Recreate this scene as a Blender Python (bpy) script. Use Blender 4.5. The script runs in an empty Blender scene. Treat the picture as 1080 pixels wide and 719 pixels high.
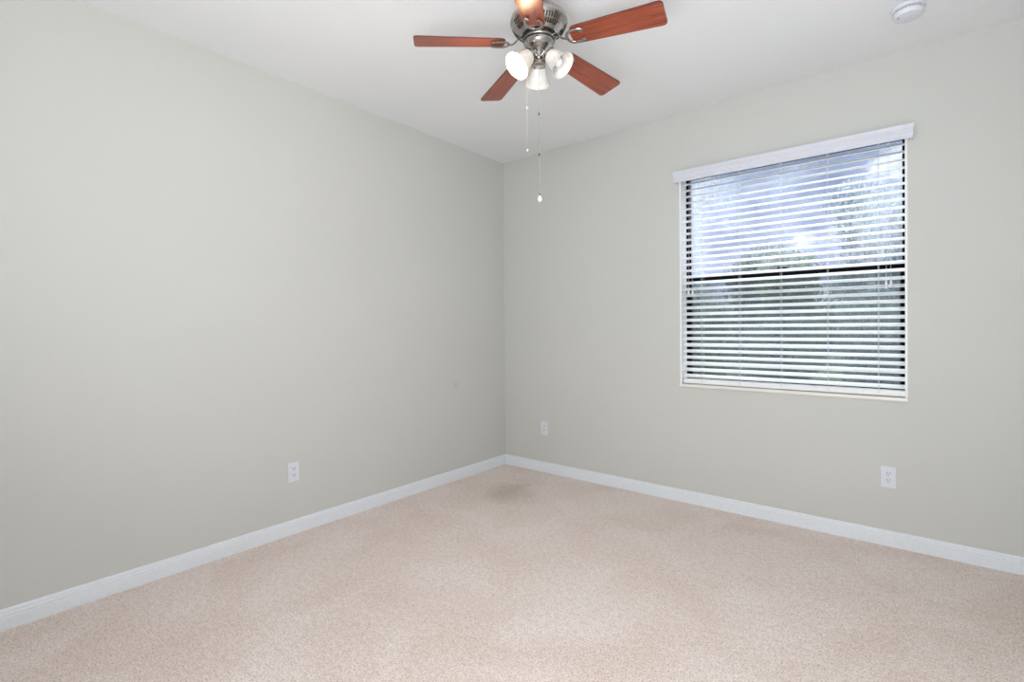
import bpy, bmesh, math, random
from mathutils import Vector, Matrix, Euler

PI = math.pi
R = math.radians
sc = bpy.context.scene
COL = sc.collection
rnd = random.Random(7)

# ------------------------------------------------------------------ camera
F_PX = 530.2
YAW, PITCH, ROLL = 0.6858, -0.0076, -0.0077
CAM = Vector((2.965, -3.5127, 1.2376))
cam_d = bpy.data.cameras.new('camera')
cam = bpy.data.objects.new('camera', cam_d)
COL.objects.link(cam)
cam_d.sensor_fit = 'HORIZONTAL'
cam_d.sensor_width = 36.0
cam_d.lens = 36.0 * F_PX / 1080.0
cam_d.shift_y = -9.5 / 1080.0
cam_d.clip_start = 0.02
cam_d.clip_end = 300
fw = Vector((-math.sin(YAW) * math.cos(PITCH), math.cos(YAW) * math.cos(PITCH), math.sin(PITCH)))
rt = Vector((math.cos(YAW), math.sin(YAW), 0))
up = rt.cross(fw)
r2 = rt * math.cos(ROLL) + up * math.sin(ROLL)
u2 = -rt * math.sin(ROLL) + up * math.cos(ROLL)
m = Matrix((r2, u2, -fw)).transposed().to_4x4()
m.translation = CAM
cam.matrix_world = m
sc.camera = cam

# ------------------------------------------------------------------ colour
sc.view_settings.view_transform = 'Standard'
sc.view_settings.look = 'None'
sc.view_settings.gamma = 1.0
sc.view_settings.use_curve_mapping = False
sc.view_settings.exposure = -0.02

# ------------------------------------------------------------------ node helpers
def new_mat(name):
    mt = bpy.data.materials.new(name)
    mt.use_nodes = True
    nt = mt.node_tree
    nt.nodes.clear()
    return mt, nt

def N(nt, typ, **kw):
    n = nt.nodes.new(typ)
    for k, v in kw.items():
        if k.startswith('_'):
            setattr(n, k[1:], v)
        else:
            key = k.replace('__', ' ')
            n.inputs[int(key[1:]) if key[0] == 'i' and key[1:].isdigit() else key].default_value = v
    return n

def lk(nt, a, b):
    nt.links.new(a, b)

def ramp(nt, fac, stops):
    r = nt.nodes.new('ShaderNodeValToRGB')
    el = r.color_ramp.elements
    while len(el) > 1:
        el.remove(el[-1])
    el[0].position = stops[0][0]; el[0].color = (*stops[0][1], 1)
    for p, c in stops[1:]:
        e = el.new(p); e.color = (*c, 1)
    lk(nt, fac, r.inputs[0])
    return r

# ------------------------------------------------------------------ world: hazy blue sky with bright clouds
w = bpy.data.worlds.new('sky')
sc.world = w
w.use_nodes = True
nt = w.node_tree
nt.nodes.clear()
wo = N(nt, 'ShaderNodeOutputWorld')
tc = N(nt, 'ShaderNodeTexCoord')
nz = N(nt, 'ShaderNodeTexNoise', Scale=7.0, Detail=6.0, Roughness=0.6)
mp = N(nt, 'ShaderNodeMapping')
mp.inputs['Scale'].default_value = (1, 1, 1.6)
lk(nt, tc.outputs['Generated'], mp.inputs['Vector'])
lk(nt, mp.outputs[0], nz.inputs['Vector'])
cr = ramp(nt, nz.outputs['Fac'], [(0.38, (0.27, 0.33, 0.52)), (0.52, (0.42, 0.50, 0.73)), (0.60, (1.1, 1.15, 1.25))])
# brighter towards the zenith, as a hazy midday sky is
sx = N(nt, 'ShaderNodeSeparateXYZ')
lk(nt, tc.outputs['Generated'], sx.inputs[0])
mr = N(nt, 'ShaderNodeMapRange')
mr.inputs['From Min'].default_value = 0.33; mr.inputs['From Max'].default_value = 0.75
mr.inputs['To Min'].default_value = 1.0; mr.inputs['To Max'].default_value = 10.5
lk(nt, sx.outputs['Z'], mr.inputs['Value'])
bg = N(nt, 'ShaderNodeBackground', Strength=1.0)
lk(nt, mr.outputs[0], bg.inputs['Strength'])
mr2 = N(nt, 'ShaderNodeMapRange')
mr2.inputs['From Min'].default_value = 0.33; mr2.inputs['From Max'].default_value = 0.6
lk(nt, sx.outputs['Z'], mr2.inputs['Value'])
mxw = N(nt, 'ShaderNodeMixRGB')
mxw.inputs['Color2'].default_value = (0.95, 0.97, 1.0, 1)
lk(nt, mr2.outputs[0], mxw.inputs['Fac'])
lk(nt, cr.outputs[0], mxw.inputs['Color1'])
lk(nt, mxw.outputs[0], bg.inputs['Color'])
lk(nt, bg.outputs[0], wo.inputs[0])

# ------------------------------------------------------------------ sun and added fill lamps
sd = bpy.data.lights.new('sun', 'SUN')
sd.energy = 2.5
sd.color = (1.0, 0.95, 0.86)
sd.angle = R(1.5)
so = bpy.data.objects.new('sun', sd)
COL.objects.link(so)
sdir = Vector((-0.50, -0.75, 1.0)).normalized()          # towards the sun
so.rotation_euler = (-sdir).to_track_quat('-Z', 'Y').to_euler()

def area(name, loc, target, sx, sy, power, color, spread=180):
    d = bpy.data.lights.new(name, 'AREA')
    d.shape = 'RECTANGLE'; d.size = sx; d.size_y = sy
    d.energy = power; d.color = color; d.spread = R(spread)
    o = bpy.data.objects.new(name, d)
    COL.objects.link(o)
    o.location = loc
    o.rotation_euler = (Vector(target) - Vector(loc)).to_track_quat('-Z', 'Y').to_euler()
    return o

area('doorway_fill', (2.80, -3.79, 1.05), (2.80, 0, 1.05), 0.9, 1.95, 23, (0.88, 0.94, 1.0))  # unseen fill panel added across the doorway to brighten the room
area('ceiling_fill', (2.70, -3.56, 1.10), (2.45, -2.7, 2.74), 1.4, 0.4, 44, (0.90, 0.95, 1.0))  # unseen upward lamp added to brighten the ceiling
area('floor_fill', (2.95, -3.72, 1.95), (0.9, -0.9, 0.3), 0.5, 0.4, 15, (0.88, 0.94, 1.0))  # unseen lamp added behind the camera to lift the floor and walls
area('hall_fill', (2.8, -4.5, 2.68), (2.8, -4.5, 0), 0.6, 0.6, 20, (1.0, 0.95, 0.88))  # unseen lamp added to fill the hall with light

# ------------------------------------------------------------------ materials
def simple(name, color, rough=0.5, metal=0.0, bump=0.0, bscale=60, spec=0.5, detail=3):
    mt, nt = new_mat(name)
    o = N(nt, 'ShaderNodeOutputMaterial')
    b = N(nt, 'ShaderNodeBsdfPrincipled', Roughness=rough, Metallic=metal)
    b.inputs['Base Color'].default_value = (*color, 1)
    b.inputs['Specular IOR Level'].default_value = spec
    lk(nt, b.outputs[0], o.inputs[0])
    t = N(nt, 'ShaderNodeTexCoord')
    n = N(nt, 'ShaderNodeTexNoise', Scale=float(bscale), Detail=float(detail))
    lk(nt, t.outputs['Object'], n.inputs['Vector'])
    if bump > 0:
        bp = N(nt, 'ShaderNodeBump', Strength=bump, Distance=0.002)
        lk(nt, n.outputs['Fac'], bp.inputs['Height'])
        lk(nt, bp.outputs[0], b.inputs['Normal'])
    # faint tonal variation so nothing is perfectly flat
    hs = ramp(nt, n.outputs['Fac'], [(0.3, tuple(c * 0.97 for c in color)), (0.7, tuple(min(1, c * 1.02) for c in color))])
    lk(nt, hs.outputs[0], b.inputs['Base Color'])
    return mt

def wall_mat(name, color, smudge=None):
    mt, nt = new_mat(name)
    o = N(nt, 'ShaderNodeOutputMaterial')
    b = N(nt, 'ShaderNodeBsdfPrincipled', Roughness=0.62)
    b.inputs['Specular IOR Level'].default_value = 0.25
    lk(nt, b.outputs[0], o.inputs[0])
    g = N(nt, 'ShaderNodeNewGeometry')
    n1 = N(nt, 'ShaderNodeTexNoise', Scale=45.0, Detail=4.0)
    n2 = N(nt, 'ShaderNodeTexNoise', Scale=1.3, Detail=2.0)
    lk(nt, g.outputs['Position'], n1.inputs['Vector'])
    lk(nt, g.outputs['Position'], n2.inputs['Vector'])
    bp = N(nt, 'ShaderNodeBump', Strength=0.12, Distance=0.002)
    lk(nt, n1.outputs['Fac'], bp.inputs['Height'])
    lk(nt, bp.outputs[0], b.inputs['Normal'])
    c2 = ramp(nt, n2.outputs['Fac'], [(0.35, tuple(c * 0.985 for c in color)), (0.65, color)])
    out = c2.outputs[0]
    if smudge:
        d = N(nt, 'ShaderNodeVectorMath', _operation='DISTANCE')
        d.inputs[1].default_value = smudge
        lk(nt, g.outputs['Position'], d.inputs[0])
        r = ramp(nt, d.outputs['Value'], [(0.006, (1, 1, 1)), (0.038, (0, 0, 0))])
        mu = N(nt, 'ShaderNodeMath', _operation='MULTIPLY')
        mu.inputs[1].default_value = 0.3
        lk(nt, r.outputs[0], mu.inputs[0])
        mx = N(nt, 'ShaderNodeMixRGB')
        mx.inputs['Color2'].default_value = (0.42, 0.41, 0.33, 1)
        lk(nt, mu.outputs[0], mx.inputs['Fac'])
        lk(nt, out, mx.inputs['Color1'])
        out = mx.outputs[0]
    lk(nt, out, b.inputs['Base Color'])
    return mt

M_WALL = wall_mat('wall_paint', (0.625, 0.622, 0.59), smudge=(0, -0.62, 0.775))
M_CEIL = wall_mat('ceiling_paint', (0.86, 0.865, 0.87))
M_BASE = simple('trim_white', (0.80, 0.83, 0.87), 0.4)
M_WHITE = simple('white_plastic', (0.74, 0.75, 0.81), 0.4)
M_SLAT = simple('slat_white', (0.90, 0.90, 0.90), 0.45)
M_VAL = simple('valance_white', (0.68, 0.69, 0.76), 0.45)
M_CORD = simple('cord_grey', (0.62, 0.63, 0.66), 0.7)
M_SILL = simple('sill_marble', (0.86, 0.82, 0.77), 0.3, bscale=9, detail=6)
M_BRONZE = simple('window_bronze', (0.003, 0.003, 0.004), 0.6, spec=0.06)
M_SLOT = simple('slot_dark', (0.05, 0.05, 0.05), 0.7)
M_GRILLEGREY = simple('grille_grey', (0.45, 0.46, 0.46), 0.6)  # plain grey of the vent ring and test button
M_BARK = simple('bark', (0.13, 0.11, 0.09), 0.9, bump=0.6, bscale=20)

# carpet
mt, nt = new_mat('carpet')
M_CARPET = mt
o = N(nt, 'ShaderNodeOutputMaterial')
b = N(nt, 'ShaderNodeBsdfPrincipled', Roughness=0.95)
b.inputs['Specular IOR Level'].default_value = 0.05
b.inputs['Sheen Weight'].default_value = 0.15
lk(nt, b.outputs[0], o.inputs[0])
g = N(nt, 'ShaderNodeNewGeometry')
fine = N(nt, 'ShaderNodeTexNoise', Scale=140.0, Detail=3.0, Roughness=0.7)
mid = N(nt, 'ShaderNodeTexNoise', Scale=38.0, Detail=3.0)
big = N(nt, 'ShaderNodeTexNoise', Scale=2.2, Detail=4.0, Distortion=0.6)
for n in (fine, mid, big):
    lk(nt, g.outputs['Position'], n.inputs['Vector'])
c_big = ramp(nt, big.outputs['Fac'], [(0.35, (0.79, 0.66, 0.59)), (0.65, (0.86, 0.75, 0.70))])
c_fine = ramp(nt, fine.outputs['Fac'], [(0.33, (0.48, 0.46, 0.45)), (0.46, (0.97, 0.97, 0.97)), (0.62, (1.24, 1.24, 1.24))])
mx = N(nt, 'ShaderNodeMixRGB', _blend_type='MULTIPLY', Fac=0.8)
lk(nt, c_big.outputs[0], mx.inputs['Color1']); lk(nt, c_fine.outputs[0], mx.inputs['Color2'])
c_mid = ramp(nt, mid.outputs['Fac'], [(0.35, (0.90, 0.89, 0.88)), (0.6, (1.0, 1.0, 1.0))])
mx2 = N(nt, 'ShaderNodeMixRGB', _blend_type='MULTIPLY', Fac=1.0)
lk(nt, mx.outputs[0], mx2.inputs['Color1']); lk(nt, c_mid.outputs[0], mx2.inputs['Color2'])
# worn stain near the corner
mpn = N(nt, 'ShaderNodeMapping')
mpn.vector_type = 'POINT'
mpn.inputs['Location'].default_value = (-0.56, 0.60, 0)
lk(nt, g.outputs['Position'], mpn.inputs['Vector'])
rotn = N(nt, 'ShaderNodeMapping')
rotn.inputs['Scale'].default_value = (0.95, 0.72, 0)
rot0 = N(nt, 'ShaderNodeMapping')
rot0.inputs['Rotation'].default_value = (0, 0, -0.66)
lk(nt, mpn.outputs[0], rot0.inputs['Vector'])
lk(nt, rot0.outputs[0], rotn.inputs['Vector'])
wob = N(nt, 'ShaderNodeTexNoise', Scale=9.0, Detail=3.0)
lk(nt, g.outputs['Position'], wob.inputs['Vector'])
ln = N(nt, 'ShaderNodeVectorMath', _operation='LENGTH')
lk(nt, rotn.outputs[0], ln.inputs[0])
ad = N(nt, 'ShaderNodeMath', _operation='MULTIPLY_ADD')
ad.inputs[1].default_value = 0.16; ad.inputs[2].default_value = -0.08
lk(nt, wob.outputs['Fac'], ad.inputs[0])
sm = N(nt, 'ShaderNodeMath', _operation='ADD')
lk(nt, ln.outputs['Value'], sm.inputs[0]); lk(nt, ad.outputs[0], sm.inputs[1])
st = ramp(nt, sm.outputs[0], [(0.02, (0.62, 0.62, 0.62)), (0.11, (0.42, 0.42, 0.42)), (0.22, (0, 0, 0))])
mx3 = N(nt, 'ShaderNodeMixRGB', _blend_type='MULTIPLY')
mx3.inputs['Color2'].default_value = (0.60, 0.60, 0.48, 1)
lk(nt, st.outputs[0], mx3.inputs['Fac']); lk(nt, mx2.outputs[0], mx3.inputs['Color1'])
lk(nt, mx3.outputs[0], b.inputs['Base Color'])
addh = N(nt, 'ShaderNodeMath', _operation='MULTIPLY_ADD'); addh.inputs[1].default_value = 0.5
lk(nt, mid.outputs['Fac'], addh.inputs[0]); lk(nt, fine.outputs['Fac'], addh.inputs[2])
bp = N(nt, 'ShaderNodeBump', Strength=0.55, Distance=0.008)
lk(nt, addh.outputs[0], bp.inputs['Height'])
lk(nt, bp.outputs[0], b.inputs['Normal'])

# cherry wood
mt, nt = new_mat('cherry_wood')
M_WOOD = mt
o = N(nt, 'ShaderNodeOutputMaterial')
b = N(nt, 'ShaderNodeBsdfPrincipled', Roughness=0.36)
b.inputs['Coat Weight'].default_value = 0.35
b.inputs['Coat Roughness'].default_value = 0.3
lk(nt, b.outputs[0], o.inputs[0])
t = N(nt, 'ShaderNodeTexCoord')
mp = N(nt, 'ShaderNodeMapping'); mp.inputs['Scale'].default_value = (2.0, 38.0, 20.0)
lk(nt, t.outputs['Object'], mp.inputs['Vector'])
n = N(nt, 'ShaderNodeTexNoise', Scale=2.2, Detail=6.0, Roughness=0.65, Distortion=0.4)
lk(nt, mp.outputs[0], n.inputs['Vector'])
c = ramp(nt, n.outputs['Fac'], [(0.30, (0.09, 0.016, 0.008)), (0.5, (0.29, 0.055, 0.022)), (0.72, (0.42, 0.10, 0.042))])
lk(nt, c.outputs[0], b.inputs['Base Color'])
M_WOODTOP = simple('blade_edge_dark', (0.09, 0.02, 0.012), 0.5)

# brushed nickel
mt, nt = new_mat('brushed_nickel')
M_NICKEL = mt
o = N(nt, 'ShaderNodeOutputMaterial')
b = N(nt, 'ShaderNodeBsdfPrincipled', Roughness=0.25, Metallic=1.0)
b.inputs['Base Color'].default_value = (0.42, 0.395, 0.37, 1)
lk(nt, b.outputs[0], o.inputs[0])
t = N(nt, 'ShaderNodeTexCoord')
mp = N(nt, 'ShaderNodeMapping'); mp.inputs['Scale'].default_value = (6, 6, 260)
lk(nt, t.outputs['Object'], mp.inputs['Vector'])
n = N(nt, 'ShaderNodeTexNoise', Scale=1.0, Detail=3.0)
lk(nt, mp.outputs[0], n.inputs['Vector'])
rr = ramp(nt, n.outputs['Fac'], [(0.3, (0.16,) * 3), (0.7, (0.34,) * 3)])
lk(nt, rr.outputs[0], b.inputs['Roughness'])
M_DARKMETAL = simple('dark_metal', (0.03, 0.028, 0.026), 0.35, 0.6)

# frosted alabaster shade
mt, nt = new_mat('frosted_glass')
M_FROST = mt
o = N(nt, 'ShaderNodeOutputMaterial')
d = N(nt, 'ShaderNodeBsdfPrincipled', Roughness=0.25)
tr = N(nt, 'ShaderNodeBsdfTranslucent'); tr.inputs[0].default_value = (0.95, 0.90, 0.84, 1)
tp = N(nt, 'ShaderNodeBsdfTransparent')
t = N(nt, 'ShaderNodeTexCoord')
n = N(nt, 'ShaderNodeTexNoise', Scale=22.0, Detail=4.0, Distortion=1.5)
lk(nt, t.outputs['Object'], n.inputs['Vector'])
c = ramp(nt, n.outputs['Fac'], [(0.35, (0.72, 0.68, 0.63)), (0.65, (0.90, 0.86, 0.80))])
lk(nt, c.outputs[0], d.inputs['Base Color'])
m1 = N(nt, 'ShaderNodeMixShader', Fac=0.05)
lk(nt, d.outputs[0], m1.inputs[1]); lk(nt, tr.outputs[0], m1.inputs[2])
m2 = N(nt, 'ShaderNodeMixShader', Fac=0.02)
lk(nt, m1.outputs[0], m2.inputs[1]); lk(nt, tp.outputs[0], m2.inputs[2])
lk(nt, m2.outputs[0], o.inputs[0])

def emit_mat(name, color, strength):
    mt, nt = new_mat(name)
    o = N(nt, 'ShaderNodeOutputMaterial')
    e = N(nt, 'ShaderNodeEmission', Strength=strength)
    e.inputs[0].default_value = (*color, 1)
    lk(nt, e.outputs[0], o.inputs[0])
    return mt
M_BULB_ON = emit_mat('bulb_lit', (1.0, 0.80, 0.56), 5.0)
M_BULB_OFF = simple('bulb_unlit', (0.78, 0.78, 0.80), 0.25)
M_CHAIN = simple('chain_grey', (0.30, 0.30, 0.30), 0.5, 0.3)
M_CRYSTAL = simple('clear_pendant', (0.85, 0.86, 0.88), 0.1)

# glass with a dusty, streaked film
def glass_mat(name, film_lo, film_hi, tint, edge=0.0):
    mt, nt = new_mat(name)
    o = N(nt, 'ShaderNodeOutputMaterial')
    tp = N(nt, 'ShaderNodeBsdfTransparent'); tp.inputs[0].default_value = (*tint, 1)
    gl = N(nt, 'ShaderNodeBsdfGlossy', Roughness=0.35); gl.inputs[0].default_value = (0.9, 0.95, 1, 1)
    tl = N(nt, 'ShaderNodeBsdfTranslucent'); tl.inputs[0].default_value = (0.80, 0.86, 1.0, 1)
    df = N(nt, 'ShaderNodeBsdfDiffuse'); df.inputs[0].default_value = (0.7, 0.74, 0.8, 1)
    g = N(nt, 'ShaderNodeNewGeometry')
    mp = N(nt, 'ShaderNodeMapping'); mp.inputs['Scale'].default_value = (70, 70, 9)
    lk(nt, g.outputs['Position'], mp.inputs['Vector'])
    n = N(nt, 'ShaderNodeTexNoise', Scale=1.3, Detail=4.0, Roughness=0.7)
    lk(nt, mp.outputs[0], n.inputs['Vector'])
    n2 = N(nt, 'ShaderNodeTexNoise', Scale=3.2, Detail=2.0)
    lk(nt, g.outputs['Position'], n2.inputs['Vector'])
    mu = N(nt, 'ShaderNodeMath', _operation='MULTIPLY')
    lk(nt, n.outputs['Fac'], mu.inputs[0]); lk(nt, n2.outputs['Fac'], mu.inputs[1])
    r = ramp(nt, mu.outputs[0], [(0.14, (film_lo,) * 3), (0.38, (film_hi,) * 3)])
    # white glare painted into the film along the left margin of the pane
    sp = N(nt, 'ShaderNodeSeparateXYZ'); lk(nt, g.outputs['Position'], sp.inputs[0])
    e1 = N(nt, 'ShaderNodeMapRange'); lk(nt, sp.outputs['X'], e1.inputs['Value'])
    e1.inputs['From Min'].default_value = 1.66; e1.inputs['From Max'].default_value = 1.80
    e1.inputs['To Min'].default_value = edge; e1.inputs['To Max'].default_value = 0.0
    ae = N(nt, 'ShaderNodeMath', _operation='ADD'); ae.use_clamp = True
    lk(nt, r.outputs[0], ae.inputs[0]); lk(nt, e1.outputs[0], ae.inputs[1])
    mf = N(nt, 'ShaderNodeMixShader', Fac=0.3)
    lk(nt, tl.outputs[0], mf.inputs[1]); lk(nt, df.outputs[0], mf.inputs[2])
    a = N(nt, 'ShaderNodeMixShader')
    lk(nt, ae.outputs[0], a.inputs[0]); lk(nt, tp.outputs[0], a.inputs[1]); lk(nt, mf.outputs[0], a.inputs[2])
    c = N(nt, 'ShaderNodeMixShader', Fac=0.015)
    lk(nt, a.outputs[0], c.inputs[1]); lk(nt, gl.outputs[0], c.inputs[2])
    lk(nt, c.outputs[0], o.inputs[0])
    return mt
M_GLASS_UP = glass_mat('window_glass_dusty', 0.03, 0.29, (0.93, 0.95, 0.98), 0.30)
M_GLASS_LO = glass_mat('window_glass', 0.01, 0.06, (0.9, 0.94, 0.96))

# insect screen
mt, nt = new_mat('insect_screen')
M_SCREEN = mt
o = N(nt, 'ShaderNodeOutputMaterial')
tp = N(nt, 'ShaderNodeBsdfTransparent')
df = N(nt, 'ShaderNodeBsdfDiffuse'); df.inputs[0].default_value = (0.20, 0.23, 0.25, 1)
g = N(nt, 'ShaderNodeNewGeometry')
mp = N(nt, 'ShaderNodeMapping'); mp.inputs['Scale'].default_value = (160, 160, 160)
lk(nt, g.outputs['Position'], mp.inputs['Vector'])
n = N(nt, 'ShaderNodeTexNoise', Scale=1.0, Detail=2.0)
lk(nt, mp.outputs[0], n.inputs['Vector'])
r = ramp(nt, n.outputs['Fac'], [(0.3, (0.18,) * 3), (0.7, (0.36,) * 3)])
a = N(nt, 'ShaderNodeMixShader')
lk(nt, r.outputs[0], a.inputs[0]); lk(nt, tp.outputs[0], a.inputs[1]); lk(nt, df.outputs[0], a.inputs[2])
lk(nt, a.outputs[0], o.inputs[0])

def leaf_mat(name, lo, hi):
    mt, nt = new_mat(name)
    o = N(nt, 'ShaderNodeOutputMaterial')
    d = N(nt, 'ShaderNodeBsdfDiffuse')
    tl = N(nt, 'ShaderNodeBsdfTranslucent')
    g = N(nt, 'ShaderNodeNewGeometry')
    n = N(nt, 'ShaderNodeTexNoise', Scale=1.4, Detail=4.0)
    lk(nt, g.outputs['Position'], n.inputs['Vector'])
    c = ramp(nt, n.outputs['Fac'], [(0.35, lo), (0.68, hi)])
    lk(nt, c.outputs[0], d.inputs[0]); lk(nt, c.outputs[0], tl.inputs[0])
    a = N(nt, 'ShaderNodeMixShader', Fac=0.35)
    lk(nt, d.outputs[0], a.inputs[1]); lk(nt, tl.outputs[0], a.inputs[2])
    lk(nt, a.outputs[0], o.inputs[0])
    return mt
M_LEAF = leaf_mat('leaves_dark', (0.04, 0.065, 0.055), (0.10, 0.14, 0.105))
M_LEAF2 = leaf_mat('leaves_green', (0.055, 0.085, 0.055), (0.13, 0.18, 0.085))
M_LEAF3 = leaf_mat('leaves_blue_grey', (0.13, 0.18, 0.20), (0.25, 0.31, 0.32))
M_GRASS = leaf_mat('lawn_grass', (0.07, 0.10, 0.06), (0.14, 0.19, 0.10))

# ------------------------------------------------------------------ mesh helpers
def box(bm, x0, x1, y0, y1, z0, z1, bevel=0.0):
    r = bmesh.ops.create_cube(bm, size=1.0)
    vs = r['verts']
    for v in vs:
        v.co = Vector((x0 + (v.co.x + .5) * (x1 - x0), y0 + (v.co.y + .5) * (y1 - y0), z0 + (v.co.z + .5) * (z1 - z0)))
    if bevel > 0:
        es = {e for v in vs for e in v.link_edges}
        bmesh.ops.bevel(bm, geom=list(es), offset=bevel, segments=2, affect='EDGES', profile=0.6)
    return vs

def lathe(bm, prof, seg=32, mat=None, cap=False):
    """prof: list of (r, z)."""
    rings = []
    for r_, z_ in prof:
        if r_ < 1e-6:
            rings.append([bm.verts.new((0, 0, z_))])
        else:
            rings.append([bm.verts.new((r_ * math.cos(2 * PI * i / seg), r_ * math.sin(2 * PI * i / seg), z_)) for i in range(seg)])
    for a, b_ in zip(rings, rings[1:]):
        for i in range(seg):
            j = (i + 1) % seg
            if len(a) == 1 and len(b_) == 1:
                continue
            if len(a) == 1:
                bm.faces.new((a[0], b_[i], b_[j]))
            elif len(b_) == 1:
                bm.faces.new((a[i], a[j], b_[0]))
            else:
                bm.faces.new((a[i], a[j], b_[j], b_[i]))
    if cap:
        for q in (rings[0], rings[-1]):
            if len(q) > 2:
                bm.faces.new(q)
    vs = [v for q in rings for v in q]
    if mat is not None:
        bmesh.ops.transform(bm, matrix=mat, verts=vs)
    return vs

def tube(bm, pts, rad, seg=8):
    pts = [Vector(p) for p in pts]
    rads = rad if isinstance(rad, (list, tuple)) else [rad] * len(pts)
    rings = []
    prev = None
    for i, p in enumerate(pts):
        d = (pts[min(i + 1, len(pts) - 1)] - pts[max(i - 1, 0)]).normalized()
        if prev is None:
            a = d.orthogonal().normalized()
        else:
            a = (prev - d * prev.dot(d)).normalized()
        prev = a
        b_ = d.cross(a)
        rings.append([bm.verts.new(p + (a * math.cos(2 * PI * k / seg) + b_ * math.sin(2 * PI * k / seg)) * rads[i]) for k in range(seg)])
    for a, b_ in zip(rings, rings[1:]):
        for k in range(seg):
            j = (k + 1) % seg
            bm.faces.new((a[k], a[j], b_[j], b_[k]))
    bm.faces.new(rings[0][::-1]); bm.faces.new(rings[-1])

def ball(bm, loc, r, sz=1.0, seg=10):
    mt = Matrix.Translation(loc) @ Matrix.Diagonal((r, r, r * sz, 1))
    bmesh.ops.create_uvsphere(bm, u_segments=seg, v_segments=max(6, seg // 2 + 2), radius=1.0, matrix=mt)

def obj(name, bm, mats, parent=None, smooth=False, loc=None):
    bmesh.ops.recalc_face_normals(bm, faces=bm.faces)
    me = bpy.data.meshes.new(name)
    bm.to_mesh(me); bm.free()
    if not isinstance(mats, (list, tuple)):
        mats = [mats]
    for q in mats:
        me.materials.append(q)
    if smooth:
        me.polygons.foreach_set('use_smooth', [True] * len(me.polygons))
        try:
            me.set_sharp_from_angle(angle=R(38))
        except Exception:
            pass
    o = bpy.data.objects.new(name, me)
    COL.objects.link(o)
    if parent is not None:
        o.parent = parent
    if loc is not None:
        o.location = loc
    return o

def struct(name, bm, mats, parent=None, smooth=False):
    o = obj(name, bm, mats, parent, smooth)
    if parent is None:
        o['kind'] = 'structure'
    return o

def thing(name, label, cat, loc=(0, 0, 0), rotz=0.0, group=None):
    o = bpy.data.objects.new(name, None)
    o.empty_display_size = 0.1
    COL.objects.link(o)
    o.location = loc; o.rotation_euler = (0, 0, rotz)
    o['label'] = label; o['category'] = cat
    if group:
        o['group'] = group
    return o

def copy_tree(o, parent=None):
    c_ = o.copy(); COL.objects.link(c_)
    if parent is not None:
        c_.parent = parent
    for ch in list(o.children):
        copy_tree(ch, c_)
    return c_

BM = bmesh.new

# ------------------------------------------------------------------ room shell
RX, FY, HY, H = 3.45, -3.80, -5.3, 2.74        # right wall, front wall, hallway end, ceiling
XL, XR, ZS, ZT = 1.630, 2.899, 0.816, 2.335     # window opening
WT = 0.20

bm = BM(); box(bm, -0.2, RX + 0.2, HY - 0.2, WT, -0.12, 0); struct('floor', bm, M_CARPET)
bm = BM(); box(bm, -0.2, RX + 0.2, HY - 0.2, WT, H, H + 0.15); struct('ceiling', bm, M_CEIL)
bm = BM(); box(bm, -0.2, 0, HY, WT, 0, H); struct('wall_left', bm, M_WALL)
bm = BM(); box(bm, RX, RX + 0.2, HY, WT, 0, H); struct('wall_right', bm, M_WALL)
bm = BM()
def frame_wall(bm, x0, x1, y0, y1, ox0, ox1, oz0, oz1):
    """wall slab with one rectangular hole, as a single closed mesh"""
    xs = [x0, ox0, ox1, x1]; zs = [0, oz0, oz1, H] if oz0 > 0 else [0, oz1, H]
    g_ = {}
    for yi, y in enumerate((y0, y1)):
        for i, x in enumerate(xs):
            for k, z in enumerate(zs):
                g_[yi, i, k] = bm.verts.new((x, y, z))
    hole = (1, 1) if oz0 > 0 else (1, 0)
    nk = len(zs) - 1
    for yi in (0, 1):
        for i in range(3):
            for k in range(nk):
                if (i, k) == hole:
                    continue
                bm.faces.new((g_[yi, i, k], g_[yi, i + 1, k], g_[yi, i + 1, k + 1], g_[yi, i, k + 1]))
    hi, hk = hole
    def q(a, b_):
        bm.faces.new((g_[0, a[0], a[1]], g_[0, b_[0], b_[1]], g_[1, b_[0], b_[1]], g_[1, a[0], a[1]]))
    q((hi, hk), (hi, hk + 1)); q((hi + 1, hk), (hi + 1, hk + 1)); q((hi, hk + 1), (hi + 1, hk + 1))
    if hk > 0:
        q((hi, hk), (hi + 1, hk))
    for i in range(3):
        if not (hk == 0 and i == 1):
            q((i, 0), (i + 1, 0))
        q((i, nk), (i + 1, nk))
    for k in range(nk):
        q((0, k), (0, k + 1)); q((3, k), (3, k + 1))
frame_wall(bm, 0, RX, 0, WT, XL, XR, ZS, ZT)
struct('wall_back', bm, M_WALL)
bm = BM()
frame_wall(bm, 0, RX, FY - 0.12, FY, 2.35, 3.25, 0, 2.05)
struct('wall_front', bm, M_WALL)
bm = BM(); box(bm, 0, RX, HY - 0.2, HY, 0, H); struct('wall_hall', bm, M_WALL)

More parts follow.
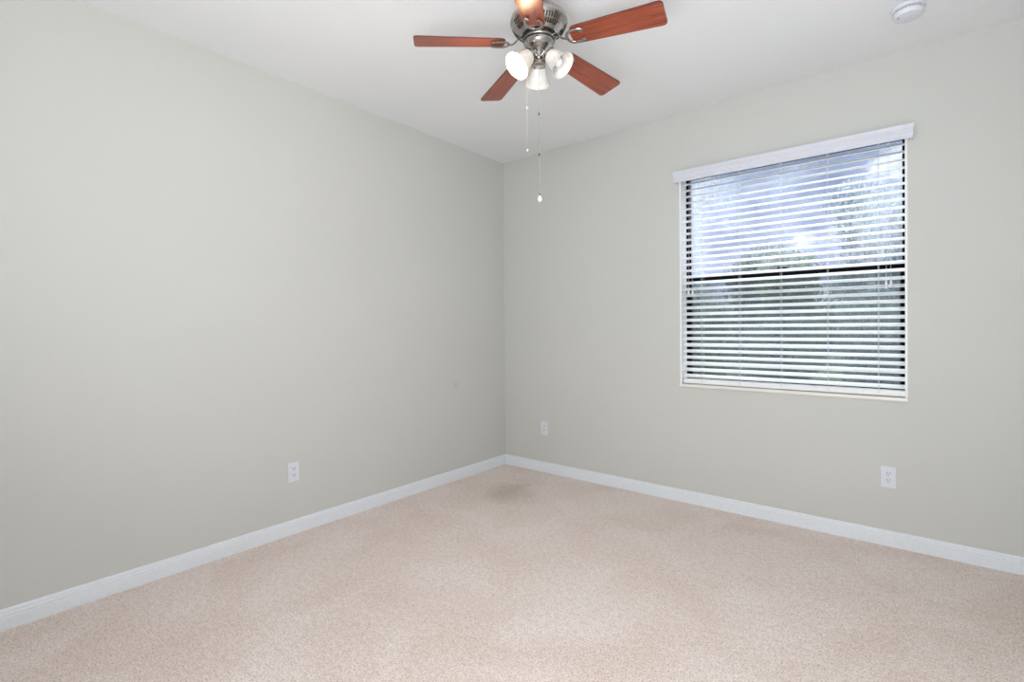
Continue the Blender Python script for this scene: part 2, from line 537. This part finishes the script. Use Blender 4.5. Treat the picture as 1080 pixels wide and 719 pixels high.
# baseboards: profiled section swept along the wall
BP = [(0, 0), (0.013, 0), (0.013, 0.050), (0.0115, 0.052), (0.0115, 0.055), (0.013, 0.0565), (0.0125, 0.064),
      (0.0095, 0.067), (0.0095, 0.069), (0.0085, 0.079), (0.005, 0.085), (0, 0.086)]
def baseboard(name, p0, p1, n, m0=0, m1=0):
    """p0->p1 along the wall, n = into the room; m = mitre at the ends (+1 shortens with depth)"""
    bm = BM()
    p0 = Vector((*p0, 0)); p1 = Vector((*p1, 0)); n = Vector((*n, 0)); d = (p1 - p0).normalized()
    a = [bm.verts.new(p0 + n * x + d * x * m0 + Vector((0, 0, z))) for x, z in BP]
    b_ = [bm.verts.new(p1 + n * x - d * x * m1 + Vector((0, 0, z))) for x, z in BP]
    k = len(BP)
    for i in range(k):
        j = (i + 1) % k
        bm.faces.new((a[i], a[j], b_[j], b_[i]))
    bm.faces.new(a); bm.faces.new(b_)
    return struct(name, bm, M_BASE)
baseboard('baseboard_left', (0, FY), (0, 0), (1, 0), 1, 1)
baseboard('baseboard_back', (0, 0), (RX, 0), (0, -1), 1, 1)
baseboard('baseboard_right', (RX, 0), (RX, FY), (-1, 0), 1, 1)
baseboard('baseboard_front', (2.28, FY), (0, FY), (0, 1), 0, 1)

# door casing (behind the camera)
bm = BM()
box(bm, 2.28, 2.35, FY, FY + 0.015, 0, 2.12, 0.003)
box(bm, 3.25, 3.32, FY, FY + 0.015, 0, 2.12, 0.003)
box(bm, 2.35, 3.25, FY, FY + 0.015, 2.05, 2.12, 0.003)
struct('trim_1', bm, M_BASE)

# window reveal liner + sill
bm = BM()
box(bm, XL, XL + 0.012, -0.002, 0.10, ZS + 0.02, ZT, 0.001)
box(bm, XR - 0.012, XR, -0.002, 0.10, ZS + 0.02, ZT, 0.001)
box(bm, XL + 0.012, XR - 0.012, -0.002, 0.10, ZT - 0.012, ZT, 0.001)
struct('trim_2', bm, M_SLAT)
bm = BM(); box(bm, XL, XR, -0.014, 0.10, ZS, ZS + 0.02, 0.004)
struct('trim_3', bm, M_SILL)

# ------------------------------------------------------------------ window unit (dark bronze single-hung)
win = bpy.data.objects.new('window_1', None)
COL.objects.link(win)
win.location = (XL, 0.10, ZS)
win['kind'] = 'structure'
def wobj(name, bm, mat, parent=win):
    bmesh.ops.translate(bm, verts=bm.verts, vec=-Vector(win.location))
    return obj(name, bm, mat, parent)
W0, W1 = XL, XR
bm = BM()
FW = 0.024
box(bm, W0, W0 + FW, 0.10, 0.185, ZS, ZT); box(bm, W1 - FW, W1, 0.10, 0.185, ZS, ZT)
box(bm, W0 + FW, W1 - FW, 0.10, 0.185, ZT - 0.027, ZT); box(bm, W0 + FW, W1 - FW, 0.10, 0.185, ZS, ZS + 0.03)
wobj('window_frame', bm, M_BRONZE)
def sash(name, y0, y1, z0, z1, s, rb, rt_, gmat, gname):
    bm = BM()
    x0, x1 = W0 + FW, W1 - FW
    box(bm, x0, x0 + s, y0, y1, z0, z1); box(bm, x1 - s, x1, y0, y1, z0, z1)
    box(bm, x0 + s, x1 - s, y0, y1, z0, z0 + rb); box(bm, x0 + s, x1 - s, y0, y1, z1 - rt_, z1)
    sh = wobj(name, bm, M_BRONZE)
    bm = BM(); ym = (y0 + y1) / 2
    box(bm, x0 + s * .8, x1 - s * .8, ym - .002, ym + .002, z0 + rb * .8, z1 - rt_ * .8)
    g_ = wobj(gname, bm, gmat, sh)
    return sh
ZM = 1.585
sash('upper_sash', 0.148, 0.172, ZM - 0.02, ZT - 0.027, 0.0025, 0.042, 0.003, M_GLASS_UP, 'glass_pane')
sash('lower_sash', 0.118, 0.144, ZS + 0.03, ZM + 0.022, 0.012, 0.03, 0.052, M_GLASS_LO, 'glass_pane')
bm = BM(); box(bm, W0 + FW, W1 - FW, 0.1765, 0.178, ZS + 0.03, ZM)
wobj('insect_screen', bm, M_SCREEN)
bm = BM(); box(bm, 2.23, 2.29, 0.108, 0.118, ZM + 0.022, ZM + 0.034, 0.002)
wobj('sash_lock', bm, M_BRONZE)

# ------------------------------------------------------------------ horizontal blind
BX0, BX1 = XL + 0.017, XR - 0.012
blind = thing('window_blind', 'white two-inch horizontal slat blind, lowered and half open over the window', 'blind', ((XL + XR) / 2, 0.035, ZS + 0.02))
OB = Vector(blind.location)
def bobj(name, bm, mat, smooth=False, parent=blind):
    bmesh.ops.translate(bm, verts=bm.verts, vec=-OB)
    return obj(name, bm, mat, parent, smooth)
# valance with moulded profile and short returns
bm = BM()
VX0, VX1 = XL - 0.016, XR + 0.020
prof = [(-0.046, 2.246), (-0.050, 2.246), (-0.053, 2.252), (-0.053, 2.262), (-0.056, 2.270), (-0.056, 2.296), (-0.060, 2.304), (-0.064, 2.316), (-0.064, 2.322), (-0.046, 2.322)]
a = []; b_ = []
for y, z in prof:
    e = (-0.046 - y)
    a.append(bm.verts.new((VX0 - e * 0.6, y, z))); b_.append(bm.verts.new((VX1 + e * 0.6, y, z)))
k = len(prof)
for i in range(k):
    j = (i + 1) % k
    bm.faces.new((a[i], a[j], b_[j], b_[i]))
bm.faces.new(a); bm.faces.new(b_)
box(bm, VX0, VX0 + 0.008, -0.046, -0.001, 2.246, 2.322); box(bm, VX1 - 0.008, VX1, -0.046, -0.001, 2.246, 2.322)
bobj('valance', bm, M_VAL)
bm = BM(); box(bm, BX0, BX1, 0.008, 0.060, 2.286, 2.320, 0.002)
bobj('headrail', bm, M_SLAT)
# slats
NS, Z0, Z1 = 32, 0.893, 2.243
TILT = R(24)
bm = BM()
hw, th = 0.025, 0.0036
n = 6
topv = []; botv = []
L = (BX1 - BX0) / 2
for s in (-L, L):
    tr_ = []; br_ = []
    for i in range(n + 1):
        y = -hw + 2 * hw * i / n
        cz = 0.0014 * (1 - (y / hw) ** 2)
        tr_.append(bm.verts.new((s, y, cz + th / 2))); br_.append(bm.verts.new((s, y, cz - th / 2)))
    topv.append(tr_); botv.append(br_)
for i in range(n):
    bm.faces.new((topv[0][i], topv[0][i + 1], topv[1][i + 1], topv[1][i]))
    bm.faces.new((botv[0][i], botv[0][i + 1], botv[1][i + 1], botv[1][i]))
    for s in (0, 1):
        bm.faces.new((topv[s][i], topv[s][i + 1], botv[s][i + 1], botv[s][i]))
for i in (0, n):
    bm.faces.new((topv[0][i], topv[1][i], botv[1][i], botv[0][i]))
slat = obj('slat', bm, M_SLAT, blind, True)
for i in range(NS):
    o = slat if i == 0 else slat.copy()
    if i:
        COL.objects.link(o); o.parent = blind
    zz = Z0 + (Z1 - Z0) * i / (NS - 1)
    o.location = (0.5 * (BX0 + BX1) - OB.x, 0.0, zz - OB.z)
    t_ = R(19.0 + 8.0 * i / (NS - 1)) + R(rnd.uniform(-1.2, 1.2)) + (R(5) if i in (2, 5) else 0)
    o.rotation_euler = (t_, R(rnd.uniform(-0.03, 0.03)), 0)
bm = BM(); box(bm, BX0, BX1, 0.012, 0.060, 0.842, 0.872, 0.003)
bobj('bottom_rail', bm, M_SLAT)
for x in (1.776, 2.022, 2.268, 2.520, 2.766):
    bm = BM()
    for yy in (0.0085, 0.0615):
        tube(bm, [(x, yy, 0.85), (x, yy, 2.29)], 0.0008, 5)
    tube(bm, [(x + 0.006, 0.0085, 0.85), (x + 0.006, 0.0085, 2.29)], 0.0006, 5)
    bobj('ladder_cord', bm, M_CORD)
def tassel(x, z0, dx):
    bm = BM()
    tube(bm, [(x, 0.0, 2.29), (x + dx * 0.3, -0.004, 1.9), (x + dx, -0.006, z0 + 0.04)], 0.0009, 5)
    c_ = bobj('pull_cord', bm, M_CORD)
    bm = BM()
    lathe(bm, [(0.0, 0.045), (0.004, 0.043), (0.006, 0.030), (0.0095, 0.010), (0.0115, 0.002), (0.010, -0.002), (0.0, -0.002)], 14,
          Matrix.Translation((x + dx, -0.006, z0)))
    bobj('tassel', bm, M_WHITE, True, c_)
tassel(2.812, 1.446, -0.008)
tassel(2.818, 1.449, 0.008)
tassel(1.703, 1.462, -0.009)
tassel(1.709, 1.456, 0.013)

# ------------------------------------------------------------------ power outlets
def outlet():
    t_ = thing('power_outlet', '', 'power outlet')
    bm = BM(); box(bm, -0.035, 0.035, -0.006, 0, -0.0585, 0.0585, 0.002)
    obj('faceplate', bm, M_WHITE, t_)
    for s in (-1, 1):
        bm = BM()
        seg = 20; a = []
        cz = s * 0.0195
        pts = []
        for i in range(seg):
            an = 2 * PI * i / seg
            pts.append((0.0172 * math.cos(an), max(-0.0135, min(0.0135, 0.0172 * math.sin(an)))))
        f0 = [bm.verts.new((x, -0.0055, cz + z)) for x, z in pts]
        f1 = [bm.verts.new((x, -0.0085, cz + z)) for x, z in pts]
        bm.faces.new(f0); bm.faces.new(f1)
        for i in range(seg):
            j = (i + 1) % seg
            bm.faces.new((f0[i], f0[j], f1[j], f1[i]))
        rc = obj('receptacle', bm, M_WHITE, t_)
        bm = BM()
        box(bm, -0.0078, -0.0052, -0.0090, -0.0080, cz - 0.001, cz + 0.0085)
        box(bm, 0.0052, 0.0078, -0.0090, -0.0080, cz + 0.0005, cz + 0.0085)
        lathe(bm, [(0.0, 0), (0.0028, 0), (0.0028, 0.001), (0, 0.001)], 10, Matrix.Translation((0, -0.0080, cz - 0.007)) @ Matrix.Rotation(PI / 2, 4, 'X'))
        obj('slots', bm, M_SLOT, rc)
    bm = BM()
    lathe(bm, [(0, 0.0015), (0.002, 0.0012), (0.003, 0), (0, 0)], 12, Matrix.Translation((0, -0.006, 0)) @ Matrix.Rotation(PI / 2, 4, 'X'))
    obj('screw', bm, M_CORD, t_)
    return t_
o1 = outlet()
o1.location = (2.812, 0, 0.387)
o1['label'] = 'white duplex power outlet low on the wall below the window, at right'
o2 = copy_tree(o1); o2.location = (0.446, 0, 0.376)
o2['label'] = 'small white power outlet on the window wall, nearest the room corner'
o3 = copy_tree(o1); o3.location = (0, -1.998, 0.376); o3.rotation_euler = (0, 0, PI / 2)
o3['label'] = 'white duplex power outlet on the long blank left wall above the baseboard'

# ------------------------------------------------------------------ smoke detector
sm = thing('smoke_detector', 'round white smoke detector on the ceiling near the window wall', 'smoke detector', (2.911, -0.466, H))
bm = BM(); lathe(bm, [(0, 0), (0.065, 0), (0.067, -0.004), (0.067, -0.010), (0.062, -0.014), (0, -0.014)], 48)
obj('mounting_base', bm, M_WHITE, sm, True)
bm = BM(); lathe(bm, [(0.052, -0.013), (0.052, -0.025), (0, -0.025)], 48)
obj('vent_ring', bm, M_GRILLEGREY, sm, True)
bm = BM(); lathe(bm, [(0.057, -0.022), (0.060, -0.025), (0.059, -0.036), (0.055, -0.043), (0.042, -0.047), (0.0, -0.049)], 48)
for i in range(24):
    an = 2 * PI * i / 24
    c_, s_ = math.cos(an), math.sin(an)
    tube(bm, [(0.056 * c_, 0.056 * s_, -0.024), (0.055 * c_, 0.055 * s_, -0.013)], 0.002, 5)
obj('cover', bm, M_WHITE, sm, True)
bm = BM(); lathe(bm, [(0, -0.0505), (0.005, -0.0502), (0.006, -0.046), (0, -0.046)], 16, Matrix.Translation((-0.036, -0.022, 0)))
obj('test_button', bm, M_GRILLEGREY, sm, True)

# ------------------------------------------------------------------ ceiling fan
FC = Vector((1.664, -1.7214, 0))
fan = thing('ceiling_fan', 'five-blade brushed nickel ceiling fan with cherry blades and three-shade light kit', 'ceiling fan', (FC.x, FC.y, H))
FS = 1.0245
def zf(z):
    return 1.2376 + (z - 1.2376) * FS - H
def fobj(name, bm, mat, smooth=True, parent=fan):
    return obj(name, bm, mat, parent, smooth)
def lz(prof):
    return [(r_ * FS, zf(z)) for r_, z in prof]
bm = BM(); lathe(bm, [(0.0, -0.0005), (0.062, -0.0005), (0.064, -0.01), (0.058, -0.030), (0.040, -0.048), (0.018, -0.060), (0.0, -0.060)], 40)
fobj('canopy', bm, M_NICKEL)
bm = BM(); lathe(bm, [(0.0125, -0.055), (0.0125, zf(2.585))], 20)
fobj('downrod', bm, M_NICKEL)
bm = BM()
lathe(bm, lz([(0.0, 2.598), (0.028, 2.598), (0.032, 2.588), (0.070, 2.582), (0.104, 2.570), (0.118, 2.556), (0.122, 2.544), (0.1225, 2.536), (0.120, 2.530),
              (0.117, 2.527), (0.112, 2.515), (0.101, 2.502), (0.087, 2.491), (0.076, 2.486), (0.074, 2.484), (0.0, 2.484)]), 64)
hs_ = fobj('motor_housing', bm, M_NICKEL)
# louvre slots in five clusters round the lower bowl
for cidx in range(5):
    base = R(11.05 + 36 + 72 * cidx)
    for row, (r0, z0, r1, z1) in enumerate([(0.1165, 2.5245, 0.1075, 2.5075), (0.1035, 2.5035, 0.0905, 2.492)]):
        for kk in range(-3, 4):
            bm = BM()
            an = base + kk * (0.105 if row == 0 else 0.105)
            c_, s_ = math.cos(an), math.sin(an)
            p0 = Vector((FS * r0 * c_, FS * r0 * s_, zf(z0))); p1 = Vector((FS * r1 * c_, FS * r1 * s_, zf(z1)))
            d_ = (p1 - p0); tg = Vector((-s_, c_, 0)); nn = d_.cross(tg).normalized()
            hwid = 0.0026
            q = [p0 + tg * hwid, p0 - tg * hwid, p1 - tg * hwid, p1 + tg * hwid]
            off = 0.0012
            out = Vector((c_, s_, -1)).normalized()
            f_ = [bm.verts.new(x + out * off) for x in q]; g_ = [bm.verts.new(x - out * 0.003) for x in q]
            bm.faces.new(f_); bm.faces.new(g_)
            for i in range(4):
                j = (i + 1) % 4
                bm.faces.new((f_[i], f_[j], g_[j], g_[i]))
            fobj('vent_slot', bm, M_DARKMETAL, False, hs_)
bm = BM(); lathe(bm, lz([(0, 2.485), (0.070, 2.485), (0.0715, 2.482), (0.070, 2.478), (0.064, 2.476), (0.064, 2.472), (0.0, 2.472)]), 48)
fobj('flywheel', bm, M_DARKMETAL)
bm = BM(); lathe(bm, lz([(0, 2.473), (0.066, 2.473), (0.067, 2.466), (0.064, 2.462), (0.0635, 2.447), (0.060, 2.440), (0.050, 2.432), (0.036, 2.424), (0.024, 2.412), (0.018, 2.404), (0.0, 2.404)]), 48)
fobj('switch_housing', bm, M_NICKEL)
bm = BM(); lathe(bm, lz([(0.060, 2.462), (0.0668, 2.462), (0.0672, 2.459), (0.0668, 2.456), (0.060, 2.456)]), 48)
fobj('trim_ring', bm, M_DARKMETAL)
bm = BM(); lathe(bm, lz([(0, 2.406), (0.015, 2.406), (0.013, 2.396), (0.020, 2.390), (0.014, 2.382), (0.024, 2.376), (0.028, 2.370), (0.028, 2.362), (0.023, 2.358), (0.012, 2.356), (0.0, 2.354)]), 32)
fobj('finial', bm, M_NICKEL)

# blades + irons
ZB = 2.483 - H
def blade_outline():
    pts = []
    R0, R1 = 0.150, 0.540
    w0, w1 = 0.049, 0.062
    for an in range(90, 181, 15):      # root, upper corner (large radius)
        rr = 0.028
        pts.append((R0 + rr + rr * math.cos(R(an)), w0 - rr + rr * math.sin(R(an))))
    for an in range(180, 271, 15):
        rr = 0.028
        pts.append((R0 + rr + rr * math.cos(R(an)), -w0 + rr + rr * math.sin(R(an))))
    for an in range(270, 361, 15):
        rr = 0.018
        pts.append((R1 - rr + rr * math.cos(R(an)), -w1 + rr + rr * math.sin(R(an))))
    for an in range(0, 91, 15):
        rr = 0.018
        pts.append((R1 - rr + rr * math.cos(R(an)), w1 - rr + rr * math.sin(R(an))))
    return pts
bm = BM()
pts = blade_outline()
lo = [bm.verts.new((x, y, -0.003)) for x, y in pts]; hi = [bm.verts.new((x, y, 0.003)) for x, y in pts]
f_ = bm.faces.new(lo); f_.material_index = 0
f_ = bm.faces.new(hi); f_.material_index = 0
for i in range(len(pts)):
    j = (i + 1) % len(pts)
    q = bm.faces.new((lo[i], lo[j], hi[j], hi[i])); q.material_index = 1
blade = obj('blade', bm, [M_WOOD, M_WOODTOP], fan)
# iron: stem + open U with scroll ends, under the blade
bm = BM()
def flat_tube(bm, pts, w_, h_):
    rings = []
    pts = [Vector(p) for p in pts]
    for i, p in enumerate(pts):
        d = (pts[min(i + 1, len(pts) - 1)] - pts[max(i - 1, 0)]).normalized()
        sx = d.cross(Vector((0, 0, 1))).normalized(); uz = sx.cross(d)
        ww = w_[i] if isinstance(w_, list) else w_
        rings.append([bm.verts.new(p + sx * ww * math.cos(2 * PI * k / 10) + uz * h_ * math.sin(2 * PI * k / 10)) for k in range(10)])
    for a, b_ in zip(rings, rings[1:]):
        for k in range(10):
            j = (k + 1) % 10
            bm.faces.new((a[k], a[j], b_[j], b_[k]))
    bm.faces.new(rings[0][::-1]); bm.faces.new(rings[-1])
zi = -0.0085
flat_tube(bm, [(0.060, 0, 0.026), (0.080, 0, 0.022), (0.097, 0, 0.010), (0.110, 0, -0.003), (0.124, 0, zi), (0.140, 0, zi)], [0.010, 0.009, 0.007, 0.0065, 0.0075, 0.006], 0.0035)
for s in (-1, 1):
    pts = []
    for an in range(0, 100, 12):
        a_ = R(an)
        pts.append((0.166 - 0.032 * math.cos(a_), s * 0.034 * math.sin(a_), zi))
    pts += [(0.184, s * 0.0335, zi), (0.198, s * 0.031, zi), (0.206, s * 0.025, zi), (0.203, s * 0.018, zi), (0.196, s * 0.0185, zi)]
    wl = [0.0068] * len(pts); wl[-1] = 0.003; wl[-2] = 0.0045
    flat_tube(bm, pts, wl, 0.0035)
    ball(bm, (0.198, s * 0.0235, zi + 0.001), 0.0075, 0.6)
    ball(bm, (0.176, s * 0.034, zi + 0.001), 0.006, 0.7)
iron = obj('blade_iron', bm, M_NICKEL, blade, True)
for i in range(5):
    b_ = blade if i == 0 else blade.copy()
    if i:
        COL.objects.link(b_)
        b_.parent = fan
        ir = iron.copy(); COL.objects.link(ir); ir.parent = b_
    b_.location = (0, 0, ZB)
    b_.rotation_mode = 'XYZ'
    b_.rotation_euler = (Matrix.Rotation(R(11.05 + 72 * i), 3, 'Z') @ Matrix.Rotation(R(2.95), 3, 'Y') @ Matrix.Rotation(R(-12), 3, 'X')).to_euler()

# light kit
SH_A = 45
for i, az in enumerate((129.3, 249.3, 9.3)):
    ca, sa = math.cos(R(az)), math.sin(R(az))
    outv = Vector((ca, sa, 0))
    axis = (outv * math.sin(R(SH_A)) + Vector((0, 0, -1)) * math.cos(R(SH_A))).normalized()
    p_neck = outv * 0.046 + Vector((0, 0, zf(2.394)))
    q = Vector((0, 0, 1)).rotation_difference(axis)
    MM = Matrix.Translation(p_neck) @ q.to_matrix().to_4x4() @ Matrix.Scale(FS, 4)
    bm = BM()
    tube(bm, [outv * 0.012 + Vector((0, 0, zf(2.398))), outv * 0.026 + Vector((0, 0, zf(2.412))), outv * 0.036 + Vector((0, 0, zf(2.408))), p_neck + axis * 0.002], 0.0065, 10)
    lathe(bm, [(0, -0.010), (0.014, -0.010), (0.020, -0.004), (0.031, 0.004), (0.032, 0.016), (0.030, 0.017), (0.029, 0.004), (0.0, 0.0)], 28, MM)
    fobj('lamp_arm', bm, M_NICKEL)
    bm = BM()
    outer = [(0.028, 0.006), (0.031, 0.014), (0.034, 0.024), (0.037, 0.038), (0.040, 0.052), (0.044, 0.066), (0.050, 0.080), (0.0575, 0.092)]
    inner = [(r_ - 0.0028, z_) for r_, z_ in reversed(outer)]
    lathe(bm, outer + [(0.0568, 0.0935)] + inner, 40, MM)
    shd = fobj('lamp_shade', bm, M_FROST)
    bm = BM()
    bl = [(0.010, 0.010), (0.011, 0.022), (0.016, 0.036), (0.021, 0.050), (0.022, 0.060), (0.018, 0.072), (0.010, 0.079), (0.0, 0.081)]
    lathe(bm, bl, 24, MM)
    bulb = fobj('bulb', bm, M_BULB_ON if i == 1 else M_BULB_OFF, True, shd)
    if i == 1:
        bulb['label'] = 'lit warm bulb'
        ld = bpy.data.lights.new('bulb_glow', 'POINT')
        ld.energy = 4.0; ld.color = (1.0, 0.70, 0.42); ld.shadow_soft_size = 0.02
        lo_ = bpy.data.objects.new('bulb_glow', ld); COL.objects.link(lo_)
        lo_.location = Vector((FC.x, FC.y, H)) + MM @ Vector((0, 0, 0.098))

# pull chains
RV = Vector((math.cos(YAW), math.sin(YAW), 0)); FV = Vector((-math.sin(YAW), math.cos(YAW), 0))
def chain(name_off, ztop, zbot, beads, pend):
    p = RV * name_off[0] + FV * name_off[1]
    bm = BM()
    tube(bm, [(p.x, p.y, zf(ztop)), (p.x, p.y, zf(zbot))], 0.0009 if pend else 0.0004, 6)
    z = ztop
    while z > zbot and pend:
        ball(bm, (p.x, p.y, zf(z)), 0.0014, 1.0, 6); z -= 0.008
    c_ = fobj('pull_chain', bm, M_CHAIN if pend else M_CORD)
    for zb in beads:
        bm = BM(); lathe(bm, [(0, 0.006), (0.0025, 0.005), (0.003, 0), (0.0025, -0.005), (0, -0.006)], 10, Matrix.Translation((p.x, p.y, zf(zb))))
        fobj('connector', bm, M_DARKMETAL if pend else M_CORD, True, c_)
    bm = BM()
    lathe(bm, [(0, 0.014), (0.003, 0.012), (0.006, 0.006), (0.0095, -0.002), (0.009, -0.009), (0.005, -0.014), (0, -0.015)], 16, Matrix.Translation((p.x, p.y, zf(zbot - 0.012))) @ Matrix.Scale(1.0 if pend else 0.4, 4))
    fobj('pendant', bm, M_CRYSTAL, True, c_)
chain((-0.003, -0.030), 2.43, 1.797, (2.140, 1.970, 1.800), True)
chain((-0.055, -0.030), 2.44, 2.000, (2.165,), False)

# ------------------------------------------------------------------ garden beyond the window
bm = BM(); box(bm, -14, 16, WT, 30, -0.45, -0.25); struct('ground', bm, M_GRASS)
def leaves(bm, c, rx, ry, rz, n_, size, rr):
    for _ in range(n_):
        v = Vector((rr.gauss(0, 1), rr.gauss(0, 1), rr.gauss(0, 1))).normalized() * (rr.random() ** 0.42)
        p = Vector((c[0] + v.x * rx, c[1] + v.y * ry, c[2] + v.z * rz))
        s = size * rr.uniform(0.6, 1.3)
        mt_ = Euler((rr.uniform(0, 6.28), rr.uniform(0, 6.28), rr.uniform(0, 6.28))).to_matrix()
        q = [mt_ @ Vector(x) * s + p for x in ((-1, 0, 0), (0, -0.42, 0.08), (1, 0, 0), (0, 0.42, 0.08))]
        if min(a_.z for a_ in q) < -0.24:
            continue
        bm.faces.new([bm.verts.new(x) for x in q])
def plant(name, cat, label, x, y, blobs, mat, trunk, n_, size, seed, group=None):
    rr = random.Random(seed)
    t_ = thing(name, label, cat, (x, y, -0.25), 0, group)
    if trunk:
        h_, r0 = trunk
        bm = BM()
        pts = [(rr.uniform(-.04, .04) * i, rr.uniform(-.04, .04) * i, h_ * i / 5) for i in range(6)]
        tube(bm, pts, [r0 * (1 - 0.12 * i) for i in range(6)], 10)
        for k in range(5):
            an = rr.uniform(0, 6.28); z = h_ * rr.uniform(0.5, 0.95); l_ = rr.uniform(0.5, 1.1)
            tube(bm, [(0, 0, z), (l_ * .5 * math.cos(an), l_ * .5 * math.sin(an), z + l_ * .45), (l_ * math.cos(an), l_ * math.sin(an), z + l_)], [r0 * .45, r0 * .3, r0 * .12], 6)
        obj('trunk', bm, M_BARK, t_, True)
    bm = BM()
    tot = sum(bx[3] * bx[4] * bx[5] for bx in blobs)
    for (cx_, cy_, cz_, rx, ry, rz) in blobs:
        leaves(bm, (cx_, cy_, cz_), rx, ry, rz, int(n_ * rx * ry * rz / tot), size, rr)
    obj('foliage', bm, mat, t_)
    return t_
def crown(rr, z0, z1, rad, k):
    out = []
    for q in range(k):
        z = z0 + (z1 - z0) * (q + 0.5) / k
        r_ = rad * rr.uniform(.6, .75)
        out.append((rr.uniform(-1, 1) * (rad - r_), rr.uniform(-1, 1) * (rad - r_), z, r_, r_, max(r_ * .7, (z1 - z0) / k)))
    return out
G = 'trees and shrubs outside the window'
rr = random.Random(3)
for a in [
    ('shrub', 'shrub', 'leafy green shrub outside, behind the lower left part of the blind', -0.65, 7.2, crown(rr, 0.2, 1.75, 0.72, 7), M_LEAF2, None, 5200, .06, 1),
    ('shrub', 'shrub', 'dark shrub outside, behind the middle of the lower sash', 0.85, 7.2, crown(rr, 0.2, 1.5, 0.72, 7), M_LEAF, None, 5200, .06, 2),
    ('shrub', 'shrub', 'bushy green shrub outside, behind the lower right part of the blind', 2.35, 7.2, crown(rr, 0.2, 1.8, 0.72, 7), M_LEAF, None, 5200, .06, 4),
    ('tree', 'tree', 'green tree outside, behind the left half of the meeting rail', -1.95, 10.8, crown(rr, 0.3, 2.5, 1.1, 9), M_LEAF3, (2.4, .10), 8000, .08, 5),
    ('tree', 'tree', 'bright green tree outside, behind the centre of the meeting rail', 0.35, 10.8, crown(rr, 0.3, 3.0, 1.1, 9), M_LEAF2, (2.6, .10), 8000, .08, 6),
    ('tree', 'tree', 'tall blue-green tree outside, behind the right side of the upper sash', 2.65, 10.8, crown(rr, 0.3, 4.1, 1.1, 11), M_LEAF3, (3.6, .12), 9000, .08, 7),
    ('tree', 'tree', 'dark distant tree outside, nearest the left edge of the window', -4.1, 15.2, crown(rr, 0.4, 3.2, 1.35, 9), M_LEAF, (3.0, .12), 8000, .10, 8),
    ('tree', 'tree', 'dark distant tree outside, behind the middle of the window', -1.3, 15.2, crown(rr, 0.4, 3.8, 1.35, 9), M_LEAF, (3.2, .12), 8000, .10, 9),
    ('tree', 'tree', 'tall thin distant tree outside, reaching up into the sky behind the blind', 1.5, 15.2, crown(rr, 0.4, 5.6, 1.35, 12), M_LEAF3, (5.0, .14), 8000, .10, 10)]:
    plant(*a, G)
# hedge along the back of the garden
rr = random.Random(11)
plant('hedge', 'hedge', 'long dense dark hedge at the back of the garden, beyond the trees', -1.6, 19.5,
      [(x * 1.15, 0, 1.3, 1.0, 0.8, 1.6 + 0.25 * rr.random()) for x in range(-5, 6)], M_LEAF, None, 13000, .12, 12)
